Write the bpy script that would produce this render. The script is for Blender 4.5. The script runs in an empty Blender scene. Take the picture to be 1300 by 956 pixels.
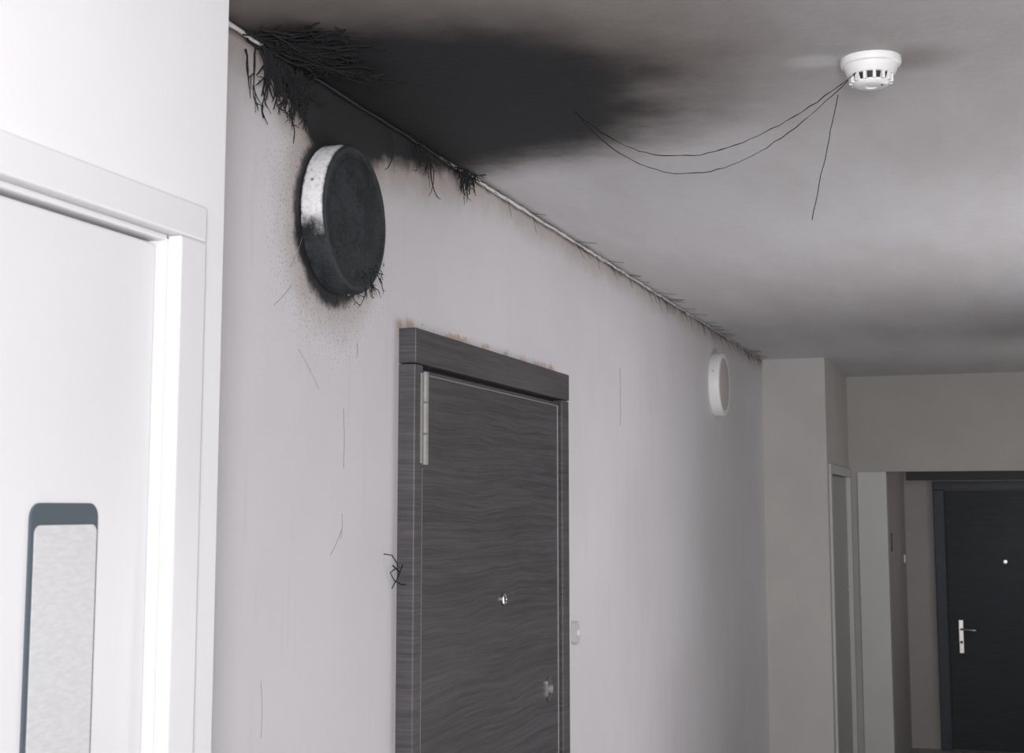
import bpy, bmesh, math, random
from mathutils import Vector
random.seed(7)
C = bpy.context.scene.collection
CEIL = 2.595

# ---------------------------------------------------------------- nodes
class NT:
    def __init__(s, name, rough=0.6, metal=0.0):
        s.mat = bpy.data.materials.new(name); s.mat.use_nodes = True
        s.t = s.mat.node_tree; s.n = s.t.nodes; s.l = s.t.links
        s.b = s.n['Principled BSDF']
        s.b.inputs['Roughness'].default_value = rough
        s.b.inputs['Metallic'].default_value = metal
        tc = s.n.new('ShaderNodeTexCoord'); s.P = tc.outputs['Object']
        sp = s.n.new('ShaderNodeSeparateXYZ'); s.l.new(s.P, sp.inputs[0])
        s.x, s.y, s.z = sp.outputs
    def set(s, sock, v):
        if isinstance(v, bpy.types.NodeSocket): s.l.new(v, sock)
        else: sock.default_value = v
    def m(s, op, a, b=0.0, clamp=False):
        n = s.n.new('ShaderNodeMath'); n.operation = op; n.use_clamp = clamp
        s.set(n.inputs[0], a); s.set(n.inputs[1], b); return n.outputs[0]
    def add(s, a, b): return s.m('ADD', a, b)
    def sub(s, a, b): return s.m('SUBTRACT', a, b)
    def mul(s, a, b): return s.m('MULTIPLY', a, b)
    def mx(s, a, b): return s.m('MAXIMUM', a, b)
    def ss(s, v, a, b, o0=0.0, o1=1.0):
        n = s.n.new('ShaderNodeMapRange'); n.interpolation_type = 'SMOOTHSTEP'
        s.set(n.inputs['Value'], v)
        if a > b: a, b, o0, o1 = b, a, o1, o0
        n.inputs['From Min'].default_value = a; n.inputs['From Max'].default_value = b
        n.inputs['To Min'].default_value = o0; n.inputs['To Max'].default_value = o1
        return n.outputs['Result']
    def gauss(s, v, c, w):
        d = s.m('DIVIDE', s.sub(v, c), w)
        return s.m('EXPONENT', s.mul(s.mul(d, d), -1.0))
    def dist(s, pairs):
        acc = None
        for v, c, w in pairs:
            d = s.m('DIVIDE', s.sub(v, c), w); d = s.mul(d, d)
            acc = d if acc is None else s.add(acc, d)
        return s.m('SQRT', acc)
    def mapv(s, sc):
        n = s.n.new('ShaderNodeVectorMath'); n.operation = 'MULTIPLY'
        s.l.new(s.P, n.inputs[0]); n.inputs[1].default_value = sc; return n.outputs[0]
    def comb(s, x, y, z):
        n = s.n.new('ShaderNodeCombineXYZ'); s.set(n.inputs[0], x); s.set(n.inputs[1], y); s.set(n.inputs[2], z); return n.outputs[0]
    def noise(s, scale, detail=4, rough=0.55, vec=None, distort=0.0):
        n = s.n.new('ShaderNodeTexNoise')
        s.l.new(vec if vec is not None else s.P, n.inputs['Vector'])
        n.inputs['Scale'].default_value = scale; n.inputs['Detail'].default_value = detail
        n.inputs['Roughness'].default_value = rough; n.inputs['Distortion'].default_value = distort
        return n.outputs[0]
    def mix(s, f, a, b):
        n = s.n.new('ShaderNodeMix'); n.data_type = 'RGBA'
        s.set(n.inputs[0], f)
        s.set(n.inputs[6], a if isinstance(a, bpy.types.NodeSocket) else (*a, 1))
        s.set(n.inputs[7], b if isinstance(b, bpy.types.NodeSocket) else (*b, 1))
        return n.outputs[2]
    def col(s, c):
        s.set(s.b.inputs['Base Color'], c if isinstance(c, bpy.types.NodeSocket) else (*c, 1)); return s
    def bump(s, h, strength=0.2, dist=0.01):
        n = s.n.new('ShaderNodeBump'); n.inputs['Strength'].default_value = strength
        n.inputs['Distance'].default_value = dist
        s.l.new(h, n.inputs['Height']); s.l.new(n.outputs[0], s.b.inputs['Normal']); return s

def paint(name, c, rough=0.6, var=0.04, bump=0.1):
    t = NT(name, rough)
    n = t.noise(3.0, 5)
    c2 = tuple(v*(1-2.5*var) for v in c)
    t.col(t.mix(t.ss(n, .3, .7), c2, c))
    if bump: t.bump(t.noise(160, 2), bump, 0.002)
    return t.mat

SOOT = (0.0085, 0.0095, 0.0125)

# ---- ceiling
t = NT('ceiling_soot_stained', 0.75)
nz = t.noise(2.2, 5, .6); nf = t.noise(9, 6, .65)
w = t.add(t.mul(t.sub(nz, .5), .55), t.mul(t.sub(nf, .5), .22))
streak = t.noise(1.0, 4, .6, t.mapv((2.2, 0.55, 1)))
mott = t.noise(30, 4, .6)
base = t.mix(t.ss(streak, .3, .7), (0.57, 0.55, 0.56), (0.67, 0.66, 0.69))
base = t.mix(t.mul(t.ss(mott, .35, .75), .08), base, (0.35, 0.33, 0.33))
d = t.add(t.dist([(t.x, 0.03, 0.53), (t.y, 2.71, 0.475)]), w)
dw = t.add(t.dist([(t.x, 0.10, 0.78), (t.y, 2.42, 0.50)]), w)
halo = t.ss(dw, 1.95, 0.55)
halo2 = t.ss(d, 1.62, 0.85)
core = t.ss(d, 1.27, 0.86)
edge = t.mul(t.ss(t.add(t.x, t.mul(w, .05)), .035, .0), t.ss(t.y, 6.9, 3.4))
det = t.dist([(t.x, 1.12, .10), (t.y, 2.71, .09)])
detm = t.mul(t.ss(t.add(det, w), 1.3, .2), .42)
wd2 = t.mul(t.ss(t.add(t.dist([(t.x, .95, .07), (t.y, 2.67, .05)]), w), 1.2, .4), .4)
c = t.mix(t.mul(halo, .80), base, (0.13, 0.102, 0.088))
c = t.mix(wd2, c, (0.72, 0.72, 0.74))
c = t.mix(detm, c, (0.16, 0.13, 0.115))
c = t.mix(t.mul(halo2, .88), c, (0.042, 0.031, 0.027))
c = t.mix(t.mul(edge, .6), c, (0.06, 0.055, 0.05))
c = t.mix(t.mul(core, .98), c, SOOT)
t.col(c); t.bump(t.add(t.noise(70, 3), t.mul(t.noise(14, 3), 1.2)), .22, .004)
M_ceil = t.mat

# ---- corridor wall
t = NT('wall_paint_soot_stained', 0.6)
n1 = t.noise(1.3, 5); n2 = t.noise(22, 5, .7); n3 = t.noise(180, 3, .6); n5 = t.noise(7, 5, .6)
base = t.mix(t.ss(n1, .3, .7), (0.645, 0.625, 0.65), (0.705, 0.69, 0.72))
tt = t.sub(CEIL, t.z)
wd = t.add(t.mul(t.gauss(t.y, 2.53, .23), .17), t.mul(t.gauss(t.y, 2.95, .30), .07))
nn = t.add(t.mul(t.sub(n2, .5), .06), t.mul(t.sub(n5, .5), .07))
s1 = t.add(t.sub(wd, tt), nn)
m1 = t.ss(s1, -.015, .03)
m1b = t.ss(s1, -.11, .02)
r = t.dist([(t.y, 2.540, 1), (t.z, 2.320, 1)])
rn = t.add(r, t.mul(t.sub(n2, .5), .04))
h1 = t.ss(rn, .182, .158); h2 = t.ss(t.add(r, nn), .27, .155)
speck = t.mul(t.ss(n3, .58, .66), t.ss(t.add(r, nn), .36, .17))
ln = t.mul(t.ss(t.add(tt, t.mul(t.sub(n2, .5), .03)), .022, .004), t.ss(t.y, 8.1, 4.5, 0, 1))
low = t.mul(t.ss(t.add(tt, nn), .30, .0), .2)
run = t.mul(t.ss(t.noise(1.0, 3, .6, t.mapv((1, 26, 1.6))), .56, .72), .10)
c = t.mix(t.mx(low, run), base, (0.36, 0.34, 0.33))
c = t.mix(t.mul(t.mx(m1b, t.mul(h2, .8)), .62), c, (0.27, 0.19, 0.145))
c = t.mix(t.mul(speck, .75), c, (0.10, 0.075, 0.06))
c = t.mix(t.mul(ln, .85), c, (0.05, 0.045, 0.04))
c = t.mix(t.mul(t.mx(m1, h1), .97), c, SOOT)
pl = t.mul(t.ss(t.add(t.sub(t.z, 2.15), t.mul(t.sub(n2, .5), .09)), .026, .010), t.ss(n5, .485, .52))
pl = t.mul(pl, t.mul(t.ss(t.y, 2.86, 2.88), t.ss(t.y, 4.10, 4.06)))
pl = t.mul(pl, t.ss(t.z, 2.10, 2.12))
c = t.mix(t.mul(pl, .85), c, (0.55, 0.40, 0.27))
t.col(c); t.bump(t.add(t.noise(90, 3), t.mul(n5, .8)), .15, .003)
M_wall = t.mat

M_white = paint('white_wall_paint', (0.77, 0.765, 0.785), .5, .01, .05)
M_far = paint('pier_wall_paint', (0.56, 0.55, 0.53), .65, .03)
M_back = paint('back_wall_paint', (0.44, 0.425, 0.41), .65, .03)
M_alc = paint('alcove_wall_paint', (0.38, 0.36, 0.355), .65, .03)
M_whitedoor = paint('white_door_enamel', (0.71, 0.705, 0.725), .35, .01, 0)
M_whitepanel = paint('white_leaf_enamel', (0.69, 0.69, 0.71), .35, .01, 0)
M_greydoor = paint('grey_service_door_enamel', (0.40, 0.395, 0.39), .45, .02, 0)
M_frame_l = paint('light_frame_enamel', (0.58, 0.575, 0.57), .4, .02, 0)
M_recess_shade = paint('window_recess_shade', (0.065, 0.085, 0.105), .5, .03, 0)  # dark blue-grey stands in for shadow inside the window recess
M_black = paint('black_plastic', (0.010, 0.010, 0.011), .6, .03, 0)
M_plast = paint('white_plastic', (0.82, 0.82, 0.82), .35, .01, 0)
M_plast2 = paint('lamp_diffuser', (0.52, 0.48, 0.47), .45, .02, 0)
M_soot = paint('soot_flake', (0.008, 0.008, 0.010), .9, .05, 0)
M_scr = paint('scratch_grime', (0.30, 0.28, 0.30), .9, .05, 0)
t = NT('cable_sheath', .5)
n2 = t.noise(25, 4, .7)
k1 = t.mul(t.ss(t.add(t.y, t.mul(t.sub(n2, .5), .25)), 2.15, 2.25), t.ss(t.add(t.y, t.mul(t.sub(n2, .5), .4)), 3.30, 3.10))
k2 = t.mul(t.ss(t.add(n2, t.mul(t.y, .06)), .72, .95), .6)
c = t.mix(k2, (0.74, 0.72, 0.72), (0.22, 0.20, 0.19)); t.col(t.mix(k1, c, SOOT)); M_cable = t.mat
t = NT('frosted_glass', .35); wv = t.noise(1.0, 3, .6, t.mapv((1, 60, 220)))
t.col(t.mix(t.ss(wv, .3, .7), (0.52, 0.525, 0.535), (0.58, 0.585, 0.60))); M_glass = t.mat
t = NT('brushed_steel', .3, 1.0); t.col(t.mix(t.noise(60, 3), (0.5, 0.48, 0.46), (0.7, 0.68, 0.65))); M_metal = t.mat
t = NT('hinge_steel', .55, .3); t.col(t.mix(t.noise(60, 3), (0.22, 0.215, 0.21), (0.38, 0.37, 0.36))); M_hinge = t.mat
t = NT('floor_tile', .45)
br = t.n.new('ShaderNodeTexBrick'); t.l.new(t.P, br.inputs['Vector'])
br.offset = 0; br.inputs['Scale'].default_value = 1.6; br.inputs['Mortar Size'].default_value = .006
br.inputs['Brick Width'].default_value = .5; br.inputs['Row Height'].default_value = .5
br.inputs['Color1'].default_value = (.28, .27, .26, 1); br.inputs['Color2'].default_value = (.24, .235, .23, 1)
br.inputs['Mortar'].default_value = (.1, .1, .1, 1)
t.col(br.outputs[0]); M_floor = t.mat

def wood(name, fy, fz, ca, cb, wav=.03, rough=.5):
    t = NT(name, rough)
    big = t.noise(1.0, 2, .5, t.mapv((3, 2.6, 4)))
    zz = t.add(t.z, t.mul(t.sub(big, .5), wav*2))
    v = t.comb(t.mul(t.x, 6.0), t.mul(t.y, fy), t.mul(zz, fz))
    a = t.noise(1.0, 4, .7, v)
    b = t.noise(1.0, 3, .65, t.comb(t.mul(t.x, 6.0), t.mul(t.y, fy*4), t.mul(zz, fz*3.0)))
    l = t.noise(1.0, 2, .5, t.mapv((2, .9, 5)))
    g = t.add(t.add(t.mul(a, .40), t.mul(b, .4)), t.mul(l, .2))
    t.col(t.mix(t.ss(g, .36, .64), ca, cb))
    t.bump(g, .15, .002)
    return t.mat
M_woodH = wood('grey_wood_veneer', 1.2, 75, (0.038, 0.035, 0.039), (0.088, 0.081, 0.088), .022)
M_woodF = wood('grey_wood_frame', 1.8, 90, (0.045, 0.041, 0.045), (0.100, 0.093, 0.100), .006)
M_dark = wood('dark_blue_door_leather', 20, 40, (0.008, 0.011, 0.018), (0.017, 0.022, 0.033), .01, .6)
M_dark2 = wood('dark_blue_door_frame', 20, 40, (0.020, 0.025, 0.038), (0.035, 0.044, 0.062), .01, .5)

# ---- sooty lamp housing (object coords = lamp centre, +x out of the wall)
t = NT('sooty_lamp_housing', .75)
n1 = t.noise(28, 5, .7); n2 = t.noise(120, 4, .6); n6 = t.noise(11, 3, .6)
nn = t.mul(t.sub(n1, .5), .11)
r = t.dist([(t.y, 0, 1), (t.z, 0, 1)])
face = t.ss(t.add(r, t.mul(nn, .05)), .1497, .1460)
lo = t.ss(t.add(t.add(t.z, t.mul(t.y, .2)), nn), -.020, -.085)
hi = t.ss(t.add(t.add(t.z, t.mul(t.y, .5)), nn), .080, .120)
back = t.ss(t.add(t.x, t.mul(nn, .15)), .008, .001)
dust = t.mul(t.ss(n2, .45, .75), .35)
mask = t.mx(t.mx(t.mx(face, lo), t.mx(hi, back)), dust)
g = t.add(t.add(t.mul(n1, .4), t.mul(n2, .3)), t.mul(n6, .3))
face_c = t.mix(t.ss(g, .40, .62), (0.006, 0.008, 0.010), (0.030, 0.037, 0.045))
ring = t.mul(t.ss(t.m('ABSOLUTE', t.sub(r, .122)), .003, .0), .6)
face_c = t.mix(ring, face_c, (0.006, 0.007, 0.009))
rim = t.mul(t.ss(t.m('ABSOLUTE', t.sub(r, .140)), .008, .002), .35)
face_c = t.mix(rim, face_c, (0.06, 0.068, 0.076))
t.col(t.mix(mask, (0.80, 0.80, 0.82), face_c)); t.bump(t.add(n1, n2), .5, .004)
M_lampsoot = t.mat

# ---------------------------------------------------------------- geometry helpers
def link(o, parent=None):
    C.objects.link(o)
    if parent is not None: o.parent = parent
    return o
def empty(name, loc=(0, 0, 0)):
    e = bpy.data.objects.new(name, None); e.empty_display_size = .1; e.location = loc; C.objects.link(e); return e
def boxes(name, lst, mat, parent=None, bevel=0.0, seg=2):
    bm = bmesh.new()
    for (x0, x1, y0, y1, z0, z1) in lst:
        vs = [bm.verts.new((x, y, z)) for x in (x0, x1) for y in (y0, y1) for z in (z0, z1)]
        for f in ((0,1,3,2),(4,6,7,5),(0,4,5,1),(2,3,7,6),(0,2,6,4),(1,5,7,3)):
            bm.faces.new([vs[i] for i in f])
    bmesh.ops.recalc_face_normals(bm, faces=bm.faces)
    me = bpy.data.meshes.new(name); bm.to_mesh(me); bm.free(); me.materials.append(mat)
    o = bpy.data.objects.new(name, me); link(o, parent)
    if bevel:
        md = o.modifiers.new('b', 'BEVEL'); md.width = bevel; md.segments = seg; md.limit_method = 'ANGLE'
    return o
def lathe(name, prof, mat, axis='X', n=64, parent=None, loc=(0, 0, 0), sharp=35):
    bm = bmesh.new(); rings = []
    for h, r in prof:
        if r < 1e-6:
            p = (h, 0, 0) if axis == 'X' else ((0, 0, h) if axis == 'Z' else (0, h, 0)); rings.append([bm.verts.new(p)]); continue
        ring = []
        for i in range(n):
            a = 2*math.pi*i/n; u, v = r*math.cos(a), r*math.sin(a)
            p = (h, u, v) if axis == 'X' else ((u, v, h) if axis == 'Z' else (u, h, v))
            ring.append(bm.verts.new(p))
        rings.append(ring)
    for A, B in zip(rings, rings[1:]):
        for i in range(n):
            j = (i+1) % n
            if len(A) == 1 and len(B) == 1: continue
            if len(A) == 1: bm.faces.new((A[0], B[i], B[j]))
            elif len(B) == 1: bm.faces.new((A[i], A[j], B[0]))
            else: bm.faces.new((A[i], A[j], B[j], B[i]))
    bmesh.ops.recalc_face_normals(bm, faces=bm.faces)
    me = bpy.data.meshes.new(name); bm.to_mesh(me); bm.free(); me.materials.append(mat)
    for p in me.polygons: p.use_smooth = True
    me.set_sharp_from_angle(angle=math.radians(sharp))
    o = bpy.data.objects.new(name, me); o.location = loc; return link(o, parent)
def strands(name, lines, mat, parent=None):
    cu = bpy.data.curves.new(name, 'CURVE'); cu.dimensions = '3D'; cu.bevel_depth = 1.0; cu.bevel_resolution = 1
    cu.use_fill_caps = True
    for L in lines:
        s = cu.splines.new('POLY'); s.points.add(len(L)-1)
        for p, q in zip(s.points, L): p.co = (q[0], q[1], q[2], 1); p.radius = q[3]
    cu.materials.append(mat)
    tmp = bpy.data.objects.new(name+'_c', cu); C.objects.link(tmp)
    dg = bpy.context.evaluated_depsgraph_get(); dg.update()
    me = bpy.data.meshes.new_from_object(tmp.evaluated_get(dg)); me.name = name
    bpy.data.objects.remove(tmp)
    o = bpy.data.objects.new(name, me); return link(o, parent)
def rrect(name, x0, x1, y0, y1, z0, z1, rad, mat, parent):
    bm = bmesh.new(); pts = []
    for cy, cz, a0 in ((y1-rad, z1-rad, 0), (y0+rad, z1-rad, 90), (y0+rad, z0+rad, 180), (y1-rad, z0+rad, 270)):
        for k in range(9):
            a = math.radians(a0+90*k/8); pts.append((cy+rad*math.cos(a), cz+rad*math.sin(a)))
    A = [bm.verts.new((x0, p[0], p[1])) for p in pts]; B = [bm.verts.new((x1, p[0], p[1])) for p in pts]
    bm.faces.new(A); bm.faces.new(B)
    for i in range(len(pts)):
        j = (i+1) % len(pts); bm.faces.new((A[i], A[j], B[j], B[i]))
    bmesh.ops.recalc_face_normals(bm, faces=bm.faces)
    me = bpy.data.meshes.new(name); bm.to_mesh(me); bm.free(); me.materials.append(mat)
    o = bpy.data.objects.new(name, me); return link(o, parent)

# ---------------------------------------------------------------- room shell
YR = -3.0; YP = 8.10; YB = 9.35; YA = 11.15; XR = 2.3
boxes('wall_left', [(-.15, 0, 1.775, 2.90, 0, CEIL), (-.15, 0, 4.05, YP, 0, CEIL), (-.15, 0, 2.90, 4.05, 2.13, CEIL)], M_wall)
boxes('wall_left_near', [(-.15, .2, YR, .77, 0, CEIL), (-.15, .2, 1.69, 1.775, 0, CEIL), (-.15, .2, .77, 1.69, 2.15, CEIL)], M_white)
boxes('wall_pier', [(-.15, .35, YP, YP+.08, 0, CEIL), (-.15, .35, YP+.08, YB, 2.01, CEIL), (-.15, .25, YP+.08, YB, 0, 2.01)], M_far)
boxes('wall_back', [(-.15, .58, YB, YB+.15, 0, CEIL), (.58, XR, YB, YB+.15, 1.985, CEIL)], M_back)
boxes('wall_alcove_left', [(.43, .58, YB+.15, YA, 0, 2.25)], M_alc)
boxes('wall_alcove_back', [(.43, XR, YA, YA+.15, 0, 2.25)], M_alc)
boxes('wall_right', [(XR, XR+.15, YR, YA+.15, 0, CEIL)], M_far)
boxes('wall_rear', [(-.15, XR+.15, YR-.15, YR, 0, CEIL)], M_white)
boxes('ceiling', [(-.15, XR+.15, YR-.15, YB+.15, CEIL, CEIL+.15)], M_ceil)
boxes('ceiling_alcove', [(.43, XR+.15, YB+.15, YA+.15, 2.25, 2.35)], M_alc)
boxes('floor', [(-.15, XR+.15, YR-.15, YA+.15, -.1, 0)], M_floor)
boxes('trim_lintel', [(.70, XR, YB+.02, YB+.13, 1.93, 1.985)], M_black)
boxes('trim_opening', [(.40, .58, YB-.012, YB, 0, 1.985)], M_frame_l, bevel=.003)
boxes('baseboard_left', [(0, .012, 1.775, 2.88, 0, .08), (0, .012, 4.07, YP, 0, .08)], M_frame_l, bevel=.003)
boxes('baseboard_right', [(XR-.012, XR, YR, YA, 0, .08)], M_frame_l, bevel=.003)

L = []
y = 1.79
while y < 8.08:
    L.append((.006+random.uniform(-.001, .001), y, CEIL-.007+random.uniform(-.0015, .0015), .0048+random.uniform(-.0009, .0009))); y += .05
strands('trim_cable', [L], M_cable)

# ---------------------------------------------------------------- door_1
d1 = empty('door_1', (0, 3.475, 0))
def D(o): 
    o.location = Vector(o.location) - Vector(d1.location); return o
D(boxes('frame', [(-.08, .04, 2.88, 2.925, 0, 2.068), (-.08, .04, 4.00, 4.07, 0, 2.068)], M_woodF, d1, .003))
D(boxes('frame_head', [(-.08, .0415, 2.88, 4.07, 2.070, 2.148)], M_woodF, d1, .003))
D(boxes('leaf', [(-.05, .030, 2.934, 3.992, .01, 2.060)], M_woodH, d1, .003))
D(boxes('frame_rebate', [(-.06, .012, 2.925, 4.00, 0, 2.068)], M_black, d1))
D(boxes('leaf_edge_strip', [(.022, .0325, 2.938, 2.944, .02, 1.84), (.022, .0325, 3.979, 3.984, .02, 2.05), (.022, .0325, 2.944, 3.979, 2.048, 2.051)], M_hinge, d1, .001))
for z0, z1 in ((1.845, 2.055), (.25, .46)):
    k = (z1-z0)/3
    for i in range(3):
        D(lathe('hinge_knuckle', [(z0+i*k+.002, 0), (z0+i*k+.002, .008), (z0+(i+1)*k-.002, .008), (z0+(i+1)*k-.002, 0)], M_hinge, 'Z', 20, d1, (.043, 2.930, 0)))
    D(boxes('hinge_leaf', [(.036, .0425, 2.910, 2.952, z0+.005, z1-.005)], M_hinge, d1, .001))
D(lathe('peephole', [(0, .0), (0, .016), (.006, .016), (.008, .011), (.006, .0105), (.004, 0)], M_metal, 'X', 32, d1, (.030, 3.495, 1.52)))
D(lathe('peephole_lens', [(.004, .0095), (.0075, .006), (.0085, 0)], M_black, 'X', 24, d1, (.030, 3.495, 1.52)))
# keyhole escutcheon above, lever handle lower down
D(rrect('lock_escutcheon', .030, .036, 3.866, 3.904, 1.215, 1.285, .018, M_metal, d1))
D(lathe('lock_cylinder', [(0, .012), (.008, .012), (.009, .007), (.009, 0)], M_hinge, 'X', 24, d1, (.034, 3.885, 1.25)))
D(lathe('handle_rose', [(0, .025), (.008, .025), (.010, .02), (.01, 0)], M_metal, 'X', 32, d1, (.030, 3.885, .98)))
D(lathe('handle_spindle', [(0, .011), (.05, .011), (.055, .008), (.055, 0)], M_metal, 'X', 24, d1, (.034, 3.885, .98)))
D(strands('handle_lever', [[(.08, 3.885, .98, .009), (.084, 3.85, .981, .009), (.084, 3.80, .98, .0085), (.078, 3.76, .977, .0075)]], M_metal, d1))

o = rrect('doorbell', 0, .018, 4.215, 4.25, 1.34, 1.41, .016, M_frame_l, None)
lathe('button', [(0, .010), (.003, .010), (.004, .008), (.004, 0)], M_plast, 'X', 24, o, (.018, 4.232, 1.375))

# ---------------------------------------------------------------- door_2
d2 = empty('door_2', (.2, 1.2, 0))
def E(o): 
    o.location = Vector(o.location) - Vector(d2.location); return o
E(boxes('frame', [(.05, .214, 1.641, 1.708, 0, 2.117), (.05, .214, .752, .819, 0, 2.117), (.05, .214, .752, 1.708, 2.117, 2.168)], M_whitedoor, d2, .004))
E(boxes('frame_seal', [(.05, .196, 1.632, 1.641, 0, 2.117), (.05, .196, .819, 1.641, 2.108, 2.117)], M_whitedoor, d2, .003))
E(boxes('leaf', [(.13, .184, .823, 1.629, .008, 2.104)], M_whitepanel, d2, .004))
E(rrect('window_recess_shade', .178, .188, 1.383, 1.512, .86, 1.757, .018, M_recess_shade, d2))  # dark plate behind the pane, recess shadow painted as its colour
E(rrect('window_pane', .184, .1895, 1.389, 1.508, .866, 1.731, .010, M_glass, d2))
E(lathe('handle_rose', [(0, .025), (.008, .025), (.010, .02), (.01, 0)], M_metal, 'X', 32, d2, (.184, .89, 1.03)))
E(strands('handle_lever', [[(.19, .89, 1.03, .009), (.235, .89, 1.03, .009), (.242, .90, 1.03, .009), (.242, 1.01, 1.03, .009)]], M_metal, d2))

# ---------------------------------------------------------------- door_3
d3 = empty('door_3', (1.24, YA, 0))
def G(o): 
    o.location = Vector(o.location) - Vector(d3.location); return o
G(boxes('frame', [(.79, .865, YA-.05, YA, 0, 1.89), (1.62, 1.695, YA-.05, YA, 0, 1.89), (.79, 1.695, YA-.05, YA, 1.89, 1.95)], M_dark2, d3, .004))
G(boxes('leaf', [(.87, 1.615, YA-.04, YA, .01, 1.885)], M_dark, d3, .004))
G(lathe('peephole', [(0, 0), (0, .014), (-.006, .014), (-.008, 0)], M_metal, 'Y', 24, d3, (1.28, YA-.04, 1.365)))
G(boxes('handle_plate', [(.94, .972, YA-.046, YA-.04, .70, .94)], M_metal, d3, .002))
G(strands('handle_lever', [[(.956, YA-.045, .875, .008), (.956, YA-.085, .875, .008), (.97, YA-.09, .875, .008), (1.06, YA-.09, .87, .007)]], M_metal, d3))
G(lathe('lock_cylinder', [(0, .010), (-.008, .010), (-.009, 0)], M_black, 'Y', 24, d3, (.956, YA-.046, .78)))

o = boxes('alcove_bell', [(.581, .592, 10.85, 10.90, 1.36, 1.42)], M_plast, bevel=.003)  # small bell push on the alcove side wall
cu = bpy.data.curves.new('door_number', 'FONT'); cu.body = '5'; cu.size = .16; cu.extrude = .001; cu.offset = .004
cu.materials.append(M_black)
o = bpy.data.objects.new('door_number', cu); o.rotation_euler = (math.radians(90), 0, math.radians(90)); o.location = (.582, 9.60, 1.48); C.objects.link(o)

# ---------------------------------------------------------------- door_4
d4 = empty('door_4', (.30, 8.75, 0))
def H(o): 
    o.location = Vector(o.location) - Vector(d4.location); return o
H(boxes('frame', [(.26, .362, YP+.085, YP+.14, 0, 1.95), (.26, .362, YB-.06, YB-.015, 0, 1.95), (.26, .362, YP+.085, YB-.015, 1.95, 2.005)], M_frame_l, d4, .003))
H(boxes('leaf', [(.255, .335, YP+.145, YB-.065, .01, 1.945)], M_greydoor, d4, .003))
H(lathe('lock', [(0, .012), (.006, .012), (.007, 0)], M_metal, 'X', 24, d4, (.335, 9.2, 1.25)))

# ---------------------------------------------------------------- wall lamps
R = .150
def lamp(loc, mh, mf, sooty):
    prof = [(0, .0), (0, R-.003), (.003, R), (.040, R), (.046, R-.002), (.050, R-.007), (.051, R-.012), (.049, R-.018), (.049, R-.020)]
    e = empty('wall_lamp', loc)
    lathe('housing', prof + [(.049, 0)], mh, 'X', 96, e)
    lathe('diffuser', [(.044, R-.018), (.0465, R-.021), (.050, R-.028), (.053, R-.05), (.058, R-.1), (.0595, 0)], mf, 'X', 96, e)
    for a in (160, 40, 280):
        aa = math.radians(a)
        s = lathe('screw', [(-.001, .0), (-.001, .003), (.0015, .003), (.002, 0)], M_hinge, 'X', 12, e, (.022, R*math.cos(aa), R*math.sin(aa)))
        s.rotation_mode = 'QUATERNION'
        s.rotation_quaternion = Vector((0, math.cos(aa), math.sin(aa))).to_track_quat('X', 'Z')
    return e
l1 = lamp((0, 2.545, 2.325), M_lampsoot, M_lampsoot, True)
l2 = lamp((0, 6.62, 2.33), M_plast, M_plast2, False)

# ---------------------------------------------------------------- smoke detector
sd = empty('smoke_detector', (1.045, 2.69, CEIL))
lathe('base', [(0, 0), (0, .056), (-.008, .057), (-.013, .055), (-.015, .051), (-.030, .045), (-.033, .042), (-.033, 0)], M_plast, 'Z', 72, sd)
lathe('chamber_mesh', [(-.033, .036), (-.046, .031), (-.046, 0)], M_black, 'Z', 48, sd)
lathe('cap', [(-.045, 0), (-.045, .034), (-.048, .034), (-.052, .031), (-.054, .025), (-.0545, .012), (-.052, .010), (-.052, 0)], M_plast, 'Z', 64, sd)
for i in range(14):
    a = 2*math.pi*i/14
    o = boxes('rib', [(.029, .0405, -.0028, .0028, -.047, -.032)], M_plast, sd); o.rotation_euler = (0, 0, a)
lathe('led', [(0, 0), (0, .002), (-.001, .002), (-.002, 0)], M_soot, 'Z', 12, sd, (.02, -.01, -.054))

# ---------------------------------------------------------------- soot cobwebs
def clampw(p, off=.001):
    return (max(p[0], off), p[1], min(p[2], CEIL-off))
def branch(p, dirv, n, step, rad, wob, out, depth=0, plane='wall', bprob=.35):
    L = []; d = Vector(dirv).normalized(); p = Vector(p)
    for i in range(n):
        f = 1-i/n
        q = clampw(p, .0015)
        L.append((q[0], q[1], q[2], rad*(.25+.75*f)*random.uniform(.7, 1.35)))
        d = (d + Vector((random.gauss(0, wob), random.gauss(0, wob), random.gauss(0, wob)))).normalized()
        if plane == 'wall': d.x *= .5
        else: d.z *= .5
        if depth < 2 and i > 0 and random.random() < bprob:
            ang = random.choice((-1, 1))*random.uniform(.5, .9)
            if plane == 'wall': nd = Vector((d.x, d.y*math.cos(ang)-d.z*math.sin(ang), d.y*math.sin(ang)+d.z*math.cos(ang)))
            else: nd = Vector((d.x*math.cos(ang)-d.y*math.sin(ang), d.x*math.sin(ang)+d.y*math.cos(ang), d.z))
            branch(p, nd, max(3, int((n-i)*.7)), step, rad*.65, wob, out, depth+1, plane, bprob)
        p = p + d*step
    out.append(L)
S = []
for i in range(84):      # big tuft
    y0 = random.gauss(2.28, .055)
    if i % 2:
        a = random.uniform(-2.3, -.25)
        branch((.012, y0, CEIL-random.uniform(.005, .05)), (.15, math.cos(a), math.sin(a)), random.randint(4, 9), .013, random.choice((.0015, .0022, .003)), .18, S, 0, 'wall', .35)
    else:
        a = random.uniform(-.6, 1.7)
        branch((random.uniform(.005, .07), y0, CEIL-.012), (math.sin(a)*.8+.1, math.cos(a), -.12), random.randint(6, 12), .013, random.choice((.0015, .0022, .003)), .16, S, 0, 'ceil', .35)
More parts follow.
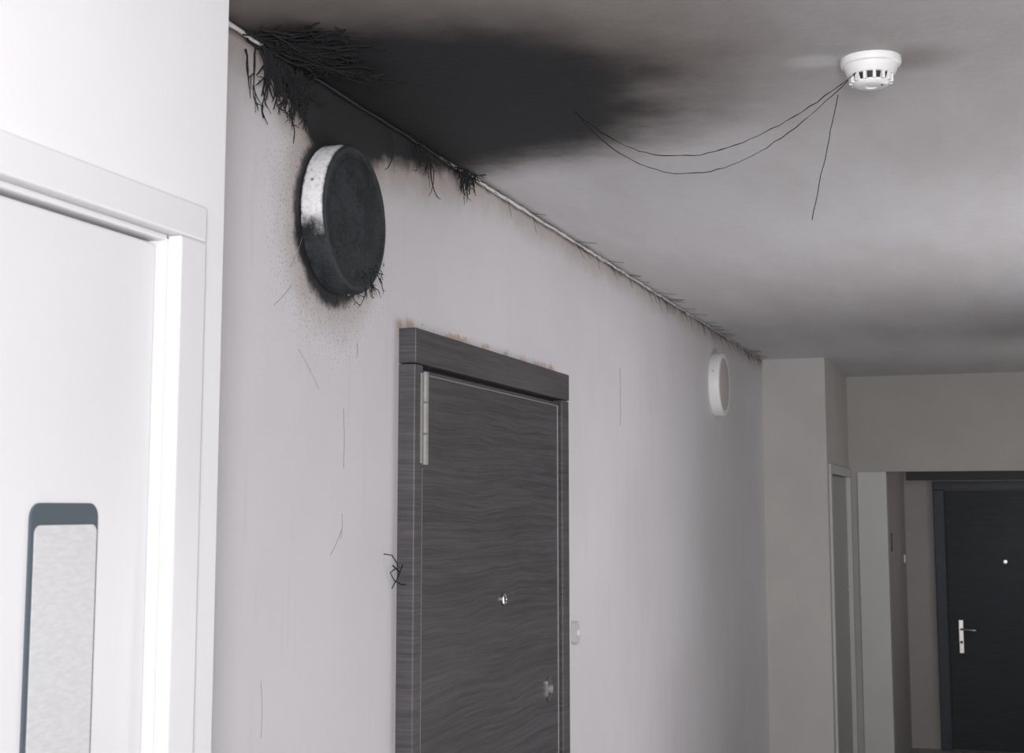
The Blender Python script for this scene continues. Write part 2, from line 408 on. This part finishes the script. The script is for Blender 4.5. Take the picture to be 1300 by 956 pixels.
for i in range(9):
    branch((.02, 2.15+.022*i, CEIL-.01), (.55, .75, -.05), random.randint(9, 15), .0145, .004, .13, S, 0, 'ceil', .75)
    branch((.012, 2.22+.018*i, CEIL-.01), (.1, .5, -.8), random.randint(5, 9), .013, .0035, .12, S, 0, 'wall', .65)
for i in range(22):
    branch((.01, random.gauss(2.98, .04), CEIL-random.uniform(.004, .04)), (.1, random.uniform(-1, 1), random.uniform(-1, .1)), random.randint(4, 6), .010, .0012, .2, S, 0, 'wall')
for i in range(36):
    a = random.uniform(-3.1, .4)
    branch((.012, random.gauss(3.27, .03), CEIL-random.uniform(.002, .025)), (.1, math.cos(a), math.sin(a)), random.randint(3, 5), .010, .0022, .2, S, 0, 'wall')
for i in range(14):
    a = random.uniform(-.4, 1.4)
    branch((.012, random.gauss(3.24, .04), CEIL-.012), (math.sin(a), math.cos(a), -.1), random.randint(3, 5), .010, .002, .2, S, 0, 'ceil')
strands('soot_cobweb_tuft', S, M_soot)
def arc(c, r, a0, a1, rad, n=14, sy=1):
    return [(.008, c[0]+r*sy*math.cos(math.radians(a0+(a1-a0)*k/n)), c[1]+r*math.sin(math.radians(a0+(a1-a0)*k/n)), rad*(1-.6*k/n)) for k in range(n+1)]
strands('soot_cobweb_loop', [arc((2.76, 2.535), .055, 40, -75, .0018), arc((3.10, 2.545), .06, 170, 275, .0017), arc((2.99, 2.535), .07, 10, -60, .0012)], M_soot)
S = []
y = 3.35
while y < 8.0:
    dens = (.15 if y < 4.0 else (.6 if y < 5.0 else .8))*(.35+1.3*abs(math.sin(y*3.1)*math.sin(y*7.7)))
    if random.random() < dens:
        ln = random.uniform(.012, .07)*(1.0 if y < 5 else 1.2)
        a = random.uniform(-2.3, -.5)
        S.append([(.006+.004*k, y+ln*k/4*math.cos(a), CEIL-.006+ln*k/4*math.sin(a)+random.gauss(0, .001), .0008*(1-.15*k)) for k in range(5)])
        if random.random() < .3:
            S.append([(.004+ln*k/4*.9, y+ln*k/4*.5, CEIL-.003-.001*k, .0007) for k in range(5)])
    y += .02
strands('soot_cobweb_hair', S, M_soot)
S = []
for i in range(26):
    a = math.radians(random.gauss(-72, 22))
    py, pz = 2.545+.149*math.cos(a), 2.325+.149*math.sin(a)
    branch((random.uniform(.01, .055), py, pz), (.05, random.gauss(.1, .4), -1), random.randint(2, 5), .007, .0009, .3, S, 1, 'wall')
branch((.058, 2.575, 2.19), (0, .3, -1), 7, .009, .0014, .25, S, 0, 'wall')
branch((.060, 2.60, 2.22), (.1, -.3, -1), 6, .010, .0014, .3, S, 0, 'wall')
for i in range(10):
    branch((.062, 2.545+random.uniform(-.01, .09), 2.325-random.uniform(.08, .12)), (.05, 1, random.gauss(0, .5)), 5, .008, .0014, .3, S, 1, 'wall')
strands('soot_lamp_fringe', S, M_soot, None)
def sag(a, b, drop, n, rad, skew=1.0):
    L = []
    for k in range(n+1):
        f = k/n; p = Vector(a).lerp(Vector(b), f)
        L.append((p.x, p.y, p.z-drop*4*f*(1-f)*(1+skew*(f-.5))+random.gauss(0, .0010), rad*random.uniform(.6, 1.3)))
    return L
P0 = (.417, 2.85, CEIL-.001)
S = [sag(P0, (1.02, 2.655, CEIL-.035), .122, 40, .0009, -.4), sag(P0, (1.005, 2.66, CEIL-.045), .155, 40, .0008, -.3)]
x0, y0, z0 = .985, 2.665, CEIL-.07
S.append([(x0-.055*k/14+random.gauss(0, .0010), y0+.01*k/14, z0-.235*k/14, .0008) for k in range(15)])
strands('soot_thread_hanging', S, M_soot)

S = []
def scr(y, z, dy, dz, rad=.0005, n=6, bow=.004):
    S.append([(.0006, y+dy*k/n+bow*math.sin(math.pi*k/n), z+dz*k/n, rad) for k in range(n+1)])
scr(2.60, 1.95, .004, -.12, .0006); scr(2.66, 2.09, .0, -.03, .0008); scr(2.30, 2.12, .07, .05, .0004)
scr(2.55, 1.66, .05, .05, .0005); scr(2.40, 2.05, .09, -.07, .0004); scr(2.36, 2.20, .05, .07, .0004)
scr(2.60, 1.74, -.004, -.05, .0005); scr(4.84, 2.24, .0, -.20, .0008); scr(2.28, 1.45, .005, -.10, .0005)
strands('wall_scratch', S, M_scr)
W = [[(.004+.02*abs(math.sin(k*.6)), 2.80+.012*math.sin(k*.9)+.008*k, 1.655-.009*k+.006*math.sin(k*1.7), .0012) for k in range(9)],
     [(.012, 2.83, 1.63, .0014), (.02, 2.85, 1.615, .0016), (.02, 2.865, 1.63, .0012), (.012, 2.86, 1.605, .0012), (.006, 2.84, 1.58, .001)]]
strands('burnt_wire_scrap', W, M_soot)

# ---------------------------------------------------------------- light
def area(name, loc, target, size, power, col=(1, 1, 1)):
    l = bpy.data.lights.new(name, 'AREA'); l.size = size; l.energy = power; l.color = col
    o = bpy.data.objects.new(name, l); o.location = loc
    o.rotation_euler = (Vector(target)-Vector(loc)).to_track_quat('-Z', 'Y').to_euler(); C.objects.link(o); return o
area('flash_light', (1.75, -1.0, 1.8), (.6, 4, 2.3), .5, 104, (1, .988, .995))
area('corridor_fill', (2.15, 4.6, 1.3), (0, 4.8, 2.1), 1.4, 28, (1, .985, .985))  # added fill by the right wall, no fixture, evens out mid-corridor falloff
area('hall_fill', (2.1, 7.7, 1.6), (.9, 9.6, 1.6), .8, 5.5, (1, .97, .95))  # added unseen fill that lifts the back wall and opening
area('alcove_fill', (1.95, 9.9, 1.7), (.8, 10.9, 1.2), .5, 3.0, (1, .97, .95))  # added unseen fill to brighten the alcove, no lamp there
w = bpy.data.worlds.new('World'); bpy.context.scene.world = w; w.use_nodes = True
w.node_tree.nodes['Background'].inputs[0].default_value = (.5, .5, .52, 1)

# ---------------------------------------------------------------- camera
cam = bpy.data.cameras.new('camera'); cam.lens = 50; cam.sensor_width = 36; cam.shift_y = -45/1300
cam.clip_start = .02
co = bpy.data.objects.new('camera', cam); co.location = (1.24, 0, 1.75)
co.rotation_euler = (math.radians(90+6.73), 0, math.radians(18.72)); C.objects.link(co)
cam.dof.use_dof = True; cam.dof.focus_distance = 3.2; cam.dof.aperture_fstop = 11
bpy.context.scene.camera = co
bpy.context.scene.view_settings.view_transform = 'Standard'
